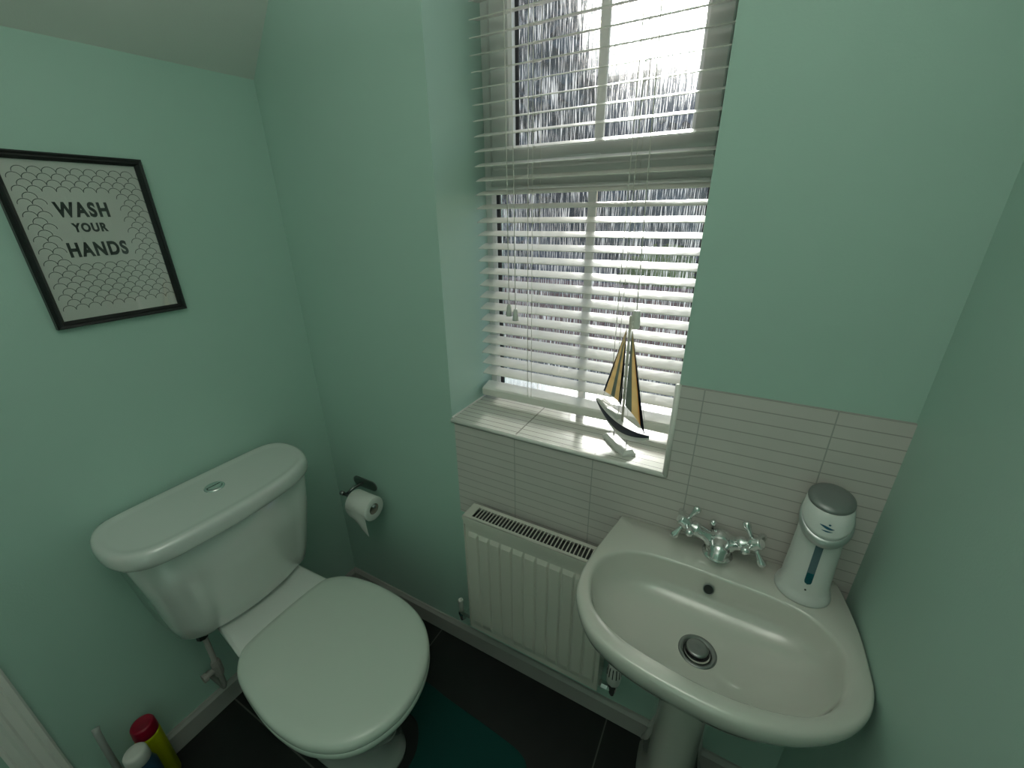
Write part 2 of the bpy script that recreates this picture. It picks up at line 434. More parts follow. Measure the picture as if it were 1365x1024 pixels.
# ------------------------------------------------------------------ model sailing boat on the sill
bt = empty('model_sailing_boat', (1.135, 0.085, SILL), 'small white and navy model yacht with striped sails standing on the tiled sill', 'ornament')
def rotbox(bm, c, dirv, L, W, z0, z1, inset=0.0):
    d = Vector((dirv[0], dirv[1], 0)).normalized(); s = Vector((-d.y, d.x, 0)); c = Vector((c[0], c[1], 0))
    r0 = [c + d * a * L / 2 + s * b * W / 2 + Vector((0, 0, z0)) for a, b in ((-1, -1), (1, -1), (1, 1), (-1, 1))]
    r1 = [c + d * a * (L / 2 - inset) + s * b * (W / 2 - inset) + Vector((0, 0, z1)) for a, b in ((-1, -1), (1, -1), (1, 1), (-1, 1))]
    loft(bm, [r0, r1])
bd = (0.69, -0.72)
bc = (1.137, 0.072)
bm = bmesh.new()
rotbox(bm, bc, bd, 0.112, 0.038, SILL, SILL + 0.007); rotbox(bm, bc, bd, 0.108, 0.034, SILL + 0.007, SILL + 0.015, 0.005)
obj('stand', bm, M['boatw'], bt)
hd = Vector((0.80, -0.60, 0)).normalized(); hs = Vector((-hd.y, hd.x, 0)); hc = Vector((1.138, 0.080, 0))
def hp(s, t, z): return hc + hd * s + hs * t + Vector((0, 0, z))
for s in (-0.028, 0.026):
    bm = bmesh.new(); tube(bm, [hp(s, 0, SILL + 0.010), hp(s, 0, SILL + 0.062)], 0.0016, 8)
    obj('stand_post', bm, M['steel'], bt, smooth=True)
# hull
HL = 0.104
def hullring(s, top):
    f = (s + HL) / (2 * HL)                       # 0 stern .. 1 bow
    w = 0.0175 * (math.sin(PI * min(1, f * 0.80 + 0.20)) ** 0.75) + 0.0006
    sheer = SILL + 0.080 + 0.014 * (2 * f - 1) ** 2 + 0.006 * max(0, 1 - 2 * f) - 0.014 * f
    dep = 0.043 * math.sin(PI * (0.08 + 0.87 * f)) ** 0.9 + 0.003
    return w, sheer, dep
def hull_mesh(a0, a1, grow=0.0):
    bm = bmesh.new(); rings = []
    for i in range(21):
        s = -HL + 2 * HL * i / 20; w, sh, dep = hullring(s, 0); w += grow; r = []
        for k in range(13):
            t = a0 + (a1 - a0) * k / 12        # 0 = port gunwale, 1 = starboard
            a = PI * t
            r.append(hp(s, -w * math.cos(a), sh - dep * math.sin(a)))
        rings.append(r)
    V = [[bm.verts.new(p) for p in r] for r in rings]
    for a, b in zip(V, V[1:]):
        for k in range(12): bm.faces.new((a[k], a[k + 1], b[k + 1], b[k]))
    return bm, V
bm, V = hull_mesh(0.0001, 0.9999)
for a, b in zip(V, V[1:]): bm.faces.new((a[0], b[0], b[-1], a[-1]))
bm.faces.new(V[0]); bm.faces.new(V[-1][::-1])
o = obj('hull', bm, [M['boatw'], M['navy']], bt)
for p in o.data.polygons:
    p.use_smooth = len(p.vertices) == 4 and abs(p.normal.z) < 0.98
# keel
bm = bmesh.new()
loft(bm, [[hp(s + e, t, z) for s, t in ((-0.022, -0.004), (0.018, -0.004), (0.018, 0.004), (-0.022, 0.004))] for e, z in ((0, SILL + 0.045), (-0.004, SILL + 0.032))])
obj('keel', bm, M['boatw'], bt, bevel=0.002)
# navy band along both sides
for t0, t1 in ((0.0001, 0.17), (0.83, 0.9999)):
    b2, _ = hull_mesh(t0, t1, 0.0007)
    obj('navy_band', b2, M['navy'], bt, smooth=True)
bm = bmesh.new()
zd = SILL + 0.076
rr = [hp(s, t, 0) for s, t in ((-0.060, -0.010), (-0.012, -0.012), (-0.006, 0), (-0.012, 0.012), (-0.060, 0.010))]
loft(bm, [[p + Vector((0, 0, zd - 0.004)) for p in rr], [p + Vector((0, 0, zd + 0.013)) for p in rr]])
obj('cabin', bm, M['boatw'], bt, bevel=0.002)
bm = bmesh.new(); tube(bm, [hp(0.001, 0, zd - 0.003), hp(-0.006, 0, 1.366)], [0.0034, 0.0030], 12)
mast = obj('mast', bm, M['wood'], bt, smooth=True)
bm = bmesh.new()
tube(bm, [hp(-0.092, 0, zd + 0.020), hp(-0.006, 0, zd + 0.018)], 0.0013, 8)
tube(bm, [hp(-0.118, 0, zd + 0.030), hp(-0.086, 0, zd + 0.013)], 0.0013, 8)
obj('boom', bm, M['wood'], bt, smooth=True)
bm = bmesh.new()
for a, b in (((0.094, 0, zd), (0.0, 0, 1.345)), ((-0.094, 0, zd + 0.02), (-0.004, 0, 1.345)), ((0.0, 0.018, zd), (0, 0, 1.345)), ((0.0, -0.018, zd), (0, 0, 1.345)),
             ((-0.012, -0.008, zd), (-0.003, 0, 1.17)), ((-0.010, 0.006, zd), (-0.002, 0, 1.2))):
    tube(bm, [hp(*a), hp(*b)], 0.0006, 6)
for z in (1.150, 1.165, 1.18, 1.34, 1.352): tube(bm, [hp(0.004, 0, z), hp(0, 0.004, z + 0.001), hp(-0.004, 0, z), hp(0, -0.004, z - 0.001), hp(0.004, 0, z)], 0.0009, 6)
obj('rigging', bm, M['cord'], bt, smooth=True)
def sail(top, tack, clew, flip, cloth='sail'):
    """top, tack (by the mast), clew (outer) in (s, z); bellied cloth with a little thickness, attribute u across the stripes"""
    bm = bmesh.new(); N = 14; uval = {}
    grid = []
    for i in range(N + 1):
        a = i / N; row = []
        L = Vector((top[0] + (tack[0] - top[0]) * a, top[1] + (tack[1] - top[1]) * a)); Rr = Vector((top[0] + (clew[0] - top[0]) * a, top[1] + (clew[1] - top[1]) * a))
        for j in range(9):
            u = j / 8; p = L.lerp(Rr, u)
            row.append((hp(p.x, 0.006 * math.sin(PI * u) * a * flip, p.y), u))
        grid.append(row)
    lay = bm.verts.layers.float.new('u')
    V = []
    for side in (0, 1):
        G = []
        for row in grid:
            r = []
            for p, u in row:
                v = bm.verts.new(p + hs * (0.0004 if side else -0.0004)); v[lay] = u; r.append(v)
            G.append(r)
        V.append(G)
        for a, b in zip(G, G[1:]):
            for j in range(8): bm.faces.new((a[j], a[j + 1], b[j + 1], b[j]))
    return obj('sail', bm, M[cloth], bt, smooth=True, recalc=False)
sail((-0.016, 1.333), (-0.008, 1.124), (-0.088, 1.137), 1)
sail((0.004, 1.338), (0.006, 1.130), (0.087, 1.086), 1, 'jib')

# ------------------------------------------------------------------ radiator
rd = empty('radiator', (0.95, -0.06, 0.22), 'white ribbed panel radiator with slotted top grille below the window', 'radiator')
RX0, RX1, RZ0, RZ1, RY0, RY1 = 0.716, 1.180, 0.232, 0.732, -0.094, -0.026
bm = bmesh.new(); box(bm, RX0 + 0.012, RX1 - 0.012, RY0 + 0.014, RY1, RZ0 + 0.01, RZ1 - 0.020); obj('convector', bm, M['radin'], rd)
bm = bmesh.new()
pitch = (RX1 - RX0 - 0.024) / 11
xs_ = [RX0 + 0.003] + [RX0 + 0.012 + (k + q) * pitch for k in range(11) for q in (0.0, 0.03, 0.08, 0.13, 0.22, 0.5, 0.78, 0.87, 0.92, 0.97)] + [RX1 - 0.012, RX1 - 0.003]
zs_ = [RZ0, RZ0 + 0.018, RZ0 + 0.022, RZ0 + 0.028, RZ0 + 0.036, RZ0 + 0.044, RZ0 + 0.050, RZ0 + 0.15, RZ0 + 0.3, RZ1 - 0.080, RZ1 - 0.074, RZ1 - 0.068, RZ1 - 0.063, RZ1 - 0.060, RZ1 - 0.036, RZ1 - 0.032, RZ1 - 0.004]
nx = len(xs_) - 1
G = []
for z in zs_:
    row = []
    for x in xs_:
        q = ((x - RX0 - 0.012) / pitch) % 1.0 if RX0 + 0.012 < x < RX1 - 0.012 else 0.0
        f = 1.0 if 0.12 < q < 0.88 else (0.5 - 0.5 * math.cos(PI * min(q, 1 - q) / 0.13))
        e = max(0.0, min(1.0, (z - RZ0 - 0.020) / 0.028)) * max(0.0, min(1.0, (RZ1 - 0.060 - z) / 0.014))
        y = RY0 + 0.0075 - 0.0065 * f * e
        if z > RZ1 - 0.035: y = RY0 + 0.002
        row.append(bm.verts.new((x, y, z)))
    G.append(row)
for a, b in zip(G, G[1:]):
    for i in range(nx): bm.faces.new((a[i], a[i + 1], b[i + 1], b[i]))
box(bm, RX0 + 0.003, RX1 - 0.003, RY0 + 0.0080, RY0 + 0.014, RZ0, RZ1 - 0.004)
obj('front_panel', bm, M['rad'], rd, smooth=False)
# side cheeks
for x in (RX0, RX1 - 0.004):
    bm = bmesh.new(); box(bm, x, x + 0.004, RY0 + 0.002, RY1, RZ0 + 0.006, RZ1); obj('side_panel', bm, M['rad'], rd, bevel=0.0015)
# top grille with slots
bm = bmesh.new()
gx0, gx1 = RX0 + 0.028, RX1 - 0.022
box(bm, RX0, gx0, RY0, RY1, RZ1 - 0.003, RZ1); box(bm, gx1, RX1, RY0, RY1, RZ1 - 0.003, RZ1)
box(bm, gx0, gx1, RY0, RY0 + 0.012, RZ1 - 0.003, RZ1); box(bm, gx0, gx1, RY1 - 0.012, RY1, RZ1 - 0.003, RZ1)
ns = 36; pw = (gx1 - gx0) / ns
for i in range(1, ns): box(bm, gx0 + i * pw - 0.0015, gx0 + i * pw + 0.0015, RY0 + 0.012, RY1 - 0.012, RZ1 - 0.003, RZ1)
box(bm, RX0, RX1, RY0 - 0.001, RY0 + 0.002, RZ1 - 0.014, RZ1)
obj('top_grille', bm, M['rad'], rd)
# lockshield valve on the left
bm = bmesh.new()
lathe(bm, (0.657, -0.062, 0.232), (0, 0, 1), [(-0.02, 0.008), (0, 0.011), (0.008, 0.011), (0.016, 0.009)], 6)
tube(bm, [(0.657, -0.062, 0.22), (0.657, -0.060, 0.206), (0.657, -0.050, 0.198), (0.657, -0.001, 0.197)], 0.007, 12)
lathe(bm, (0.657, -0.062, 0.245), (1, 0, 0), [(0, 0.009), (0.012, 0.011), (0.045, 0.011), (0.062, 0.008)], 6)
v = obj('lockshield_valve', bm, M['chrome'], rd)
bm = bmesh.new(); lathe(bm, (0.657, -0.062, 0.248), (0, 0, 1), [(0, 0.0085), (0.04, 0.0085), (0.052, 0.0095), (0.056, 0.009), (0.056, 0.0055), (0.048, 0.005)], 20)
obj('valve_cap', bm, M['whitepl'], v, smooth=True)
# thermostatic valve on the right
tx, ty = 1.222, -0.070
bm = bmesh.new()
lathe(bm, (tx, ty, 0.268), (0, 0, 1), [(-0.035, 0.009), (-0.02, 0.012), (-0.004, 0.012), (0.0, 0.015), (0.012, 0.015), (0.016, 0.012)], 8)
lathe(bm, (tx - 0.005, ty, 0.252), (-1, 0, 0), [(0, 0.009), (0.010, 0.012), (0.028, 0.012), (0.040, 0.008)], 6)
tube(bm, [(tx, ty, 0.24), (tx, ty + 0.002, 0.226), (tx, ty + 0.012, 0.218), (tx, -0.001, 0.217)], 0.007, 12)
v = obj('thermostatic_valve', bm, M['chrome'], rd)
bm = bmesh.new()
N = 40; rings = []
for h, r in ((0.286, 0.015), (0.290, 0.020), (0.318, 0.0215), (0.322, 0.021), (0.345, 0.020), (0.362, 0.0175), (0.372, 0.012), (0.375, 0.004)):
    rings.append([Vector((tx + r * math.cos(2 * PI * i / N), ty + r * math.sin(2 * PI * i / N), h)) for i in range(N)])
loft(bm, rings)
hd_ = obj('valve_head', bm, M['whitepl'], v, smooth=True)
bm = bmesh.new()
for i in range(12):
    a = 2 * PI * i / 12; c = Vector((tx, ty, 0)); d = Vector((math.cos(a), math.sin(a), 0)); s = Vector((-d.y, d.x, 0))
    loft(bm, [[c + d * (r + e) + s * w + Vector((0, 0, z)) for e, w in ((-0.002, -0.0014), (0.0006, -0.0014), (0.0006, 0.0014), (-0.002, 0.0014))] for r, z in ((0.0212, 0.324), (0.0200, 0.345), (0.0176, 0.361))])
obj('head_slots', bm, M['dark'], hd_)

# ------------------------------------------------------------------ toilet
TY = -0.456
tl = empty('toilet', (0.45, TY, 0), 'white close-coupled toilet with closed lid against the mint left wall', 'toilet')
# cistern body
def cring(z, hb, xf, bow, corner, xb=0.004):
    pts = []
    n = 48
    for i in range(n):   # along the front, from one end to the other
        t = -1 + 2 * i / (n - 1)
        y = TY + (-0.012) + t * hb
        x = xb + (xf - xb) * (1 - abs(t) ** corner) ** (1 / corner * 1.0) - 0 * bow
        pts.append(Vector((max(x - bow * t * t, xb), y, z)))
    return pts
def drounded(z, hb, xf, bow, rc, xb=0.004, cy=TY - 0.006):
    """D-shaped plan: flat back on the wall, softly bowed front, rounded front corners"""
    P = []
    m = 12
    P.append(Vector((xb, cy - hb, z)))
    # front-left corner arc
    xe = xf - bow
    for k in range(m + 1):
        a = PI / 2 * k / m
        P.append(Vector((xe - rc + rc * math.sin(a), cy - hb + rc * 0.9 - rc * 0.9 * math.cos(a), z)))
    for k in range(1, 24):
        t = -1 + 2 * k / 24
        P.append(Vector((xe + bow * (1 - t * t), cy + t * (hb - rc * 0.9), z)))
    for k in range(m + 1):
        a = PI / 2 * (1 - k / m)
        P.append(Vector((xe - rc + rc * math.sin(a), cy + hb - rc * 0.9 + rc * 0.9 * math.cos(a), z)))
    P.append(Vector((xb, cy + hb, z)))
    return P
bm = bmesh.new()
loft(bm, [drounded(0.480, 0.170, 0.188, 0.018, 0.06, 0.012, TY - 0.015), drounded(0.484, 0.188, 0.202, 0.02, 0.07, 0.010, TY - 0.015), drounded(0.500, 0.202, 0.213, 0.02, 0.08, 0.006, TY - 0.014),
          drounded(0.55, 0.210, 0.222, 0.022, 0.08, 0.005, TY - 0.013), drounded(0.68, 0.230, 0.236, 0.024, 0.09), drounded(0.845, 0.248, 0.252, 0.028, 0.10)])
ci = obj('cistern', bm, M['ceramic'], tl, smooth=True)
bm = bmesh.new()
LDO = [(0.010, -0.655), (0.022, -0.690), (0.060, -0.715), (0.120, -0.727), (0.185, -0.722), (0.232, -0.700), (0.260, -0.655), (0.272, -0.560), (0.276, -0.460), (0.270, -0.365), (0.254, -0.285), (0.222, -0.228), (0.172, -0.200), (0.110, -0.190),
       (0.055, -0.196), (0.020, -0.220), (0.009, -0.258), (0.007, -0.35), (0.007, -0.456), (0.007, -0.56)]
ldo = polar(catmull([Vector((p[0], -0.470 + (p[1] + 0.456) * 0.995)) for p in LDO], 6), (0.14, -0.470), 120)
def ldr(s_, z, x_=None): return [Vector((p.x if True else 0, p.y, z)) for p in scale2(ldo, (0.14, -0.470), x_ if x_ else s_, s_)]
loft(bm, [ldr(0.90, 0.834, 0.86), ldr(0.965, 0.832, 0.94), ldr(0.99, 0.838, 0.985), ldr(1.0, 0.848, 1.0), ldr(1.0, 0.862, 1.0), ldr(0.993, 0.872, 0.985), ldr(0.978, 0.879, 0.955), ldr(0.955, 0.881, 0.90), ldr(0.925, 0.8795, 0.82), ldr(0.905, 0.878, 0.76), ldr(0.88, 0.8775, 0.70)])
cl = obj('cistern_lid', bm, M['ceramic'], tl, smooth=True)
bm = bmesh.new()
lathe(bm, (0.119, -0.466, 0.876), (0, 0, 1), [(0, 0.026), (0.003, 0.026), (0.006, 0.0235), (0.0065, 0.0205), (0.0045, 0.0200)], 40)
bt_ = obj('flush_ring', bm, M['chrome'], cl, smooth=True)
bm = bmesh.new()
for sgn in (-1, 1):   # the two halves of the dual button
    pts = [Vector((0.119 + 0.018 * math.cos(a), -0.466 + 0.018 * math.sin(a), 0)) for a in [PI * (0.5 + 0.5 * sgn) + (k / 16 - 0.5) * PI * 0.96 for k in range(17)]]
    pts = [p + Vector((sgn * -0.0006, 0, 0)) for p in pts]
    loft(bm, [[p + Vector((0, 0, 0.880)) for p in pts], [p + Vector((0, 0, 0.8845)) for p in pts]])
obj('flush_button', bm, M['chrome'], bt_)
# pan: rear shelf, bowl and foot in one skin
LID = [(0.283, -0.600), (0.268, -0.560), (0.264, -0.456), (0.268, -0.352), (0.283, -0.302), (0.34, -0.262), (0.43, -0.243), (0.528, -0.240), (0.619, -0.253), (0.686, -0.280), (0.740, -0.325), (0.775, -0.380),
       (0.792, -0.440), (0.792, -0.500), (0.772, -0.560), (0.735, -0.610), (0.686, -0.642), (0.620, -0.664), (0.528, -0.670), (0.43, -0.660), (0.34, -0.640)]
lo = catmull([Vector(p) for p in LID], 8)
LC = (0.52, TY)
lp = polar(lo, LC, 120)
bm = bmesh.new()
rings = []
def foot(z, x0, x1, hy, p=2.6):
    cx = (x0 + x1) / 2; hx = (x1 - x0) / 2; r = []
    for k in range(120):
        a = 2 * PI * k / 120; c, s = math.cos(a), math.sin(a)
        r.append(Vector((cx + hx * math.copysign(abs(c) ** (2 / p), c), TY + hy * math.copysign(abs(s) ** (2 / p), s), z)))
    return r
rings = [foot(0.0, 0.13, 0.672, 0.105, 3), foot(0.012, 0.13, 0.672, 0.105, 3), foot(0.03, 0.14, 0.662, 0.098, 3), foot(0.12, 0.15, 0.668, 0.094), foot(0.20, 0.15, 0.690, 0.105), foot(0.27, 0.16, 0.722, 0.130), foot(0.33, 0.19, 0.752, 0.158), foot(0.36, 0.23, 0.766, 0.176, 2.4), foot(0.388, 0.26, 0.774, 0.188, 2.3), foot(0.397, 0.265, 0.774, 0.188, 2.3), foot(0.399, 0.30, 0.75, 0.165, 2.3)]
loft(bm, rings)
pn = obj('pan', bm, M['ceramic'], tl, smooth=True)
bm = bmesh.new()
def shelf(z, g, x1=0.300):
    k = max(0.0, (z - 0.44) / 0.02)      # the shelf rises slightly towards the cistern
    return [Vector(p) for p in ((0.16 - g, TY - 0.132 - g, z + 0.020 * k), (x1 + g, TY - 0.150 - g, z - 0.010 * k), (x1 + g, TY + 0.150 + g, z - 0.010 * k), (0.16 - g, TY + 0.132 + g, z + 0.020 * k))]
loft(bm, [shelf(0.30, -0.03), shelf(0.38, -0.02), shelf(0.42, 0.0), shelf(0.452, 0.003), shelf(0.458, 0.0), shelf(0.4595, -0.006)])
o = obj('pan_shelf', bm, M['ceramic'], pn, bevel=0.006)
bm = bmesh.new(); box(bm, 0.06, 0.165, TY - 0.10, TY + 0.10, 0.45, 0.482); obj('coupling', bm, M['dark'], pn)
# seat ring and lid
c0 = (0.52, TY)
bm = bmesh.new()
def sl_(s, z): return ring3(scale2(lp, c0, s), z)
loft(bm, [sl_(0.955, 0.400), sl_(0.985, 0.401), sl_(0.996, 0.406), sl_(1.003, 0.414), sl_(1.004, 0.424), sl_(0.996, 0.4275), sl_(0.95, 0.428)])
obj('seat', bm, M['seat'], tl, smooth=True)
bm = bmesh.new()
loft(bm, [sl_(0.95, 0.4290), sl_(1.000, 0.4300), sl_(1.007, 0.435), sl_(1.005, 0.444), sl_(0.992, 0.4515), sl_(0.965, 0.4562), sl_(0.90, 0.459), sl_(0.70, 0.462), sl_(0.40, 0.4645), sl_(0.1, 0.465)])
obj('seat_lid', bm, M['seat'], tl, smooth=True)
# water inlet pipe under the cistern
bm = bmesh.new(); tube(bm, [(0.125, -0.617, 0.475), (0.125, -0.617, 0.22), (0.115, -0.617, 0.20), (0.014, -0.617, 0.195)], 0.0075, 12); ip = obj('inlet_pipe', bm, M['valvegrey'], tl, smooth=True)
bm = bmesh.new(); lathe(bm, (0.128, -0.622, 0.445), (0, 0, 1), [(0, 0.015), (0.05, 0.016)], 8); obj('black_nut', bm, M['dark'], ip)
bm = bmesh.new(); lathe(bm, (0.125, -0.617, 0.27), (0, 0, 1), [(0, 0.011), (0.012, 0.014), (0.05, 0.014), (0.062, 0.011)], 12)
lathe(bm, (0.125, -0.617, 0.30), (0, -1, 0), [(0, 0.009), (0.03, 0.009), (0.031, 0.014), (0.042, 0.014)], 12)
obj('stop_valve', bm, M['valvegrey'], ip)

# ------------------------------------------------------------------ toilet roll and holder
ho = empty('toilet_roll_holder', (0.18, 0, 0.61), 'brushed steel toilet roll holder on the back wall near the corner', 'holder')
bm = bmesh.new(); PZ = 0.612
pl = []
for cx, a0 in ((0.218, -90), (0.134, 90)):
    for k in range(13):
        a = math.radians(a0 + 180 * k / 12); pl.append(Vector((cx + 0.021 * math.cos(a), 0, PZ + 0.021 * math.sin(a))))
prism(bm, pl, (0, -0.004, 0)); obj('back_plate', bm, M['steel'], ho)
BY = -0.078; BZ = 0.600
bm = bmesh.new(); tube(bm, [(0.165, -0.003, PZ), (0.158, -0.045, PZ), (0.150, BY + 0.004, BZ)], 0.0055, 12)
tube(bm, [(0.134, BY, BZ), (0.305, BY, BZ)], 0.0065, 14)
lathe(bm, (0.134, BY, BZ), (-1, 0, 0), [(-0.004, 0.0085), (0.010, 0.0085), (0.012, 0.007)], 16)
obj('arm', bm, M['steel'], ho, smooth=True)
RX, RXE = 0.196, 0.298; RRD = 0.046; rcz = BZ - 0.013
tr = empty('toilet_roll', (0.247, BY, rcz - RRD), 'white toilet roll on the steel holder with a loose end hanging', 'toilet roll')
bm = bmesh.new()
lathe(bm, (RX, BY, rcz), (1, 0, 0), [(0, 0.0215), (0, RRD - 0.001), (0.001, RRD), (RXE - RX - 0.001, RRD), (RXE - RX, RRD - 0.001), (RXE - RX, 0.0215)], 48, False, False)
# hanging tail with a torn slanted end
N = 14; th = 0.0006
G = []
for i in range(N + 1):
    a = i / N
    row = []
    for j in range(9):
        u = j / 8
        ln = 0.045 + 0.055 * u ** 1.3
        x = RX + (RXE - RX) * u + 0.006 * a * (1 - u)
        y = BY - RRD - 0.001 + 0.010 * a * a * (1 - 0.5 * u) + 0.002 * math.sin(6 * u) * a
        row.append(bm.verts.new((x, y, rcz - ln * a)))
    G.append(row)
for a, b in zip(G, G[1:]):
    for j in range(8): bm.faces.new((a[j], a[j + 1], b[j + 1], b[j]))
obj('paper', bm, M['paper'], tr, smooth=True)
bm = bmesh.new()
lathe(bm, (RX + 0.001, BY, rcz), (1, 0, 0), [(0, 0.0195), (0, 0.0214), (RXE - RX - 0.002, 0.0214), (RXE - RX - 0.002, 0.0195), (0, 0.0195)], 32, False, False)
obj('cardboard_tube', bm, M['card'], tr, smooth=True)

# ------------------------------------------------------------------ pedestal basin
bs = empty('pedestal_basin', (1.41, -0.15, 0), 'white ceramic pedestal wash basin in the right corner below the tiles', 'basin')
OUT = [(1.178, -0.008), (1.176, -0.030), (1.163, -0.105), (1.150, -0.195), (1.150, -0.255), (1.162, -0.302), (1.200, -0.355), (1.248, -0.382), (1.300, -0.396), (1.360, -0.403), (1.430, -0.406), (1.495, -0.400),
       (1.565, -0.376), (1.619, -0.341), (1.655, -0.297), (1.671, -0.252), (1.673, -0.205), (1.672, -0.140), (1.664, -0.075), (1.652, -0.014), (1.640, -0.0075), (1.55, -0.0075), (1.41, -0.0075), (1.27, -0.0075), (1.19, -0.0075)]
INN = [(1.178, -0.258), (1.172, -0.213), (1.189, -0.164), (1.230, -0.130), (1.29, -0.112), (1.364, -0.110), (1.445, -0.113), (1.520, -0.117), (1.576, -0.127), (1.612, -0.152), (1.635, -0.190), (1.634, -0.240), (1.622, -0.284),
       (1.596, -0.322), (1.560, -0.346), (1.505, -0.363), (1.441, -0.371), (1.373, -0.368), (1.291, -0.356), (1.233, -0.332), (1.198, -0.303)]
N = 160; C = (1.41, -0.21); RZ = 0.0225
oo = polar(catmull([Vector(p) for p in OUT], 6), C, N)
for p in oo: p.x = min(p.x, 1.6735); p.y = min(p.y, -0.0072)
ii = polar(catmull([Vector(p) for p in INN], 6), C, N)
DR = Vector((1.406, -0.238))
def sub(pts, c, s): return scale2(pts, c, s)
UC = (1.41, -0.10)
def lean(base, s, z):   # rings of the bowl lean towards the waste
    return ring3(scale2(ii, DR, s), z + RZ)
rings = [ring3(sub(oo, UC, k), z + RZ) for k, z in ((0.24, 0.655), (0.34, 0.663), (0.52, 0.680), (0.72, 0.706), (0.86, 0.735), (0.94, 0.762), (0.978, 0.784), (0.994, 0.800), (1.0, 0.812), (0.998, 0.821), (0.990, 0.8275), (0.975, 0.8305))]
for r in rings:
    for p in r: p.y = min(p.y, -0.0072)
mid = [Vector((a[0] * 0.5 + b[0] * 0.5, a[1] * 0.5 + b[1] * 0.5)) for a, b in zip(scale2(oo, UC, 0.975), scale2(ii, DR, 1.03))]
rings.append(ring3(mid, 0.8310 + RZ))
rings += [lean(0, k, z) for k, z in ((1.030, 0.8300), (1.010, 0.8282), (0.996, 0.8238), (0.985, 0.8150), (0.968, 0.8020), (0.944, 0.7885), (0.910, 0.7765), (0.865, 0.7665), (0.80, 0.7580), (0.71, 0.7510), (0.59, 0.7455), (0.45, 0.7415), (0.30, 0.7385), (0.18, 0.737), (0.06, 0.7365))]
bm = bmesh.new(); loft(bm, rings)
bw = obj('bowl', bm, M['basin'], bs, smooth=True)
# pedestal
bm = bmesh.new()
def ped(z, hw, yf): 
    pts = []
    for k in range(25):
        a = PI * k / 24; c, s = math.cos(a), math.sin(a)
        pts.append(Vector((1.412 + hw * math.copysign(abs(c) ** 0.8, c), -0.04 - (yf - 0.04) * s ** 0.8, z)))
    return [Vector((1.412 + hw, -0.018, z))] + pts + [Vector((1.412 - hw, -0.018, z))]
loft(bm, [ped(0.0, 0.092, 0.215), ped(0.02, 0.090, 0.213), ped(0.05, 0.080, 0.200), ped(0.15, 0.072, 0.190), ped(0.35, 0.070, 0.188), ped(0.52, 0.072, 0.192), ped(0.64, 0.080, 0.205), ped(0.71, 0.092, 0.225)])
obj('pedestal', bm, M['basin'], bs, smooth=True)
# waste ring and plug
bm = bmesh.new(); lathe(bm, (DR.x, DR.y, 0.7585), (0, 0, 1), [(0, 0.037), (0.003, 0.037), (0.004, 0.034), (0.001, 0.025), (-0.001, 0.024)], 40)
wr = obj('waste_ring', bm, M['steel'], bs, smooth=True)
bm = bmesh.new(); lathe(bm, (DR.x - 0.001, DR.y + 0.002, 0.7605), (0, 0, 1), [(0, 0.0245), (0.0008, 0.0245)], 40); obj('plug_gap', bm, M['dark'], wr)
bm = bmesh.new(); lathe(bm, (DR.x - 0.001, DR.y + 0.003, 0.762), (0, 0, 1), [(0, 0.0205), (0.004, 0.0215), (0.0065, 0.020), (0.007, 0.015), (0.0062, 0.008), (0.0068, 0.0055), (0.007, 0.001)], 40)
obj('plug', bm, M['steel'], bs, smooth=True)
bm = bmesh.new()
ov = Vector((1.408, -0.1235, 0.820)); nv = Vector((0, -0.86, 0.5)).normalized()
lathe(bm, ov - nv * 0.003, nv, [(0, 0.0115), (0.005, 0.0115), (0.0055, 0.010), (0.003, 0.0095)], 28); oh = obj('overflow_ring', bm, M['steel'], bs, smooth=True)
bm = bmesh.new(); lathe(bm, ov - nv * 0.002, nv, [(0, 0.0096), (0.0042, 0.0096)], 28); obj('overflow_hole', bm, M['dark'], oh)

# ------------------------------------------------------------------ mixer tap
tp = empty('mixer_tap', (1.414, -0.040, 0.8535), 'chrome basin mixer tap with two cross handles behind the bowl', 'tap')
bx, by, bz = 1.414, -0.041, 0.853
bm = bmesh.new()
lathe(bm, (bx, by, bz), (0, 0, 1), [(0, 0.0320), (0.003, 0.0330), (0.006, 0.0320), (0.009, 0.0275), (0.016, 0.0265), (0.030, 0.0290), (0.044, 0.0290), (0.054, 0.0250), (0.061, 0.0170), (0.0645, 0.0080), (0.065, 0.001)], 40)
body = obj('tap_body', bm, M['chrome'], tp, smooth=True)
bm = bmesh.new()
tube(bm, catmull([Vector(p) for p in ((bx, by, bz + 0.034), (bx, by - 0.020, bz + 0.038), (bx - 0.001, by - 0.036, bz + 0.034), (bx - 0.002, by - 0.044, bz + 0.022))], 6, False), [0.024] * 6 + [0.022] * 6 + [0.019] * 6 + [0.017], 24)
obj('spout', bm, M['chrome'], tp, smooth=True)
bm = bmesh.new(); lathe(bm, (bx - 0.020, by + 0.016, bz + 0.045), (0, 0.1, 1), [(0, 0.003), (0.018, 0.003), (0.020, 0.0075), (0.028, 0.0080), (0.033, 0.004)], 14)
obj('lift_rod', bm, M['chrome'], tp, smooth=True)
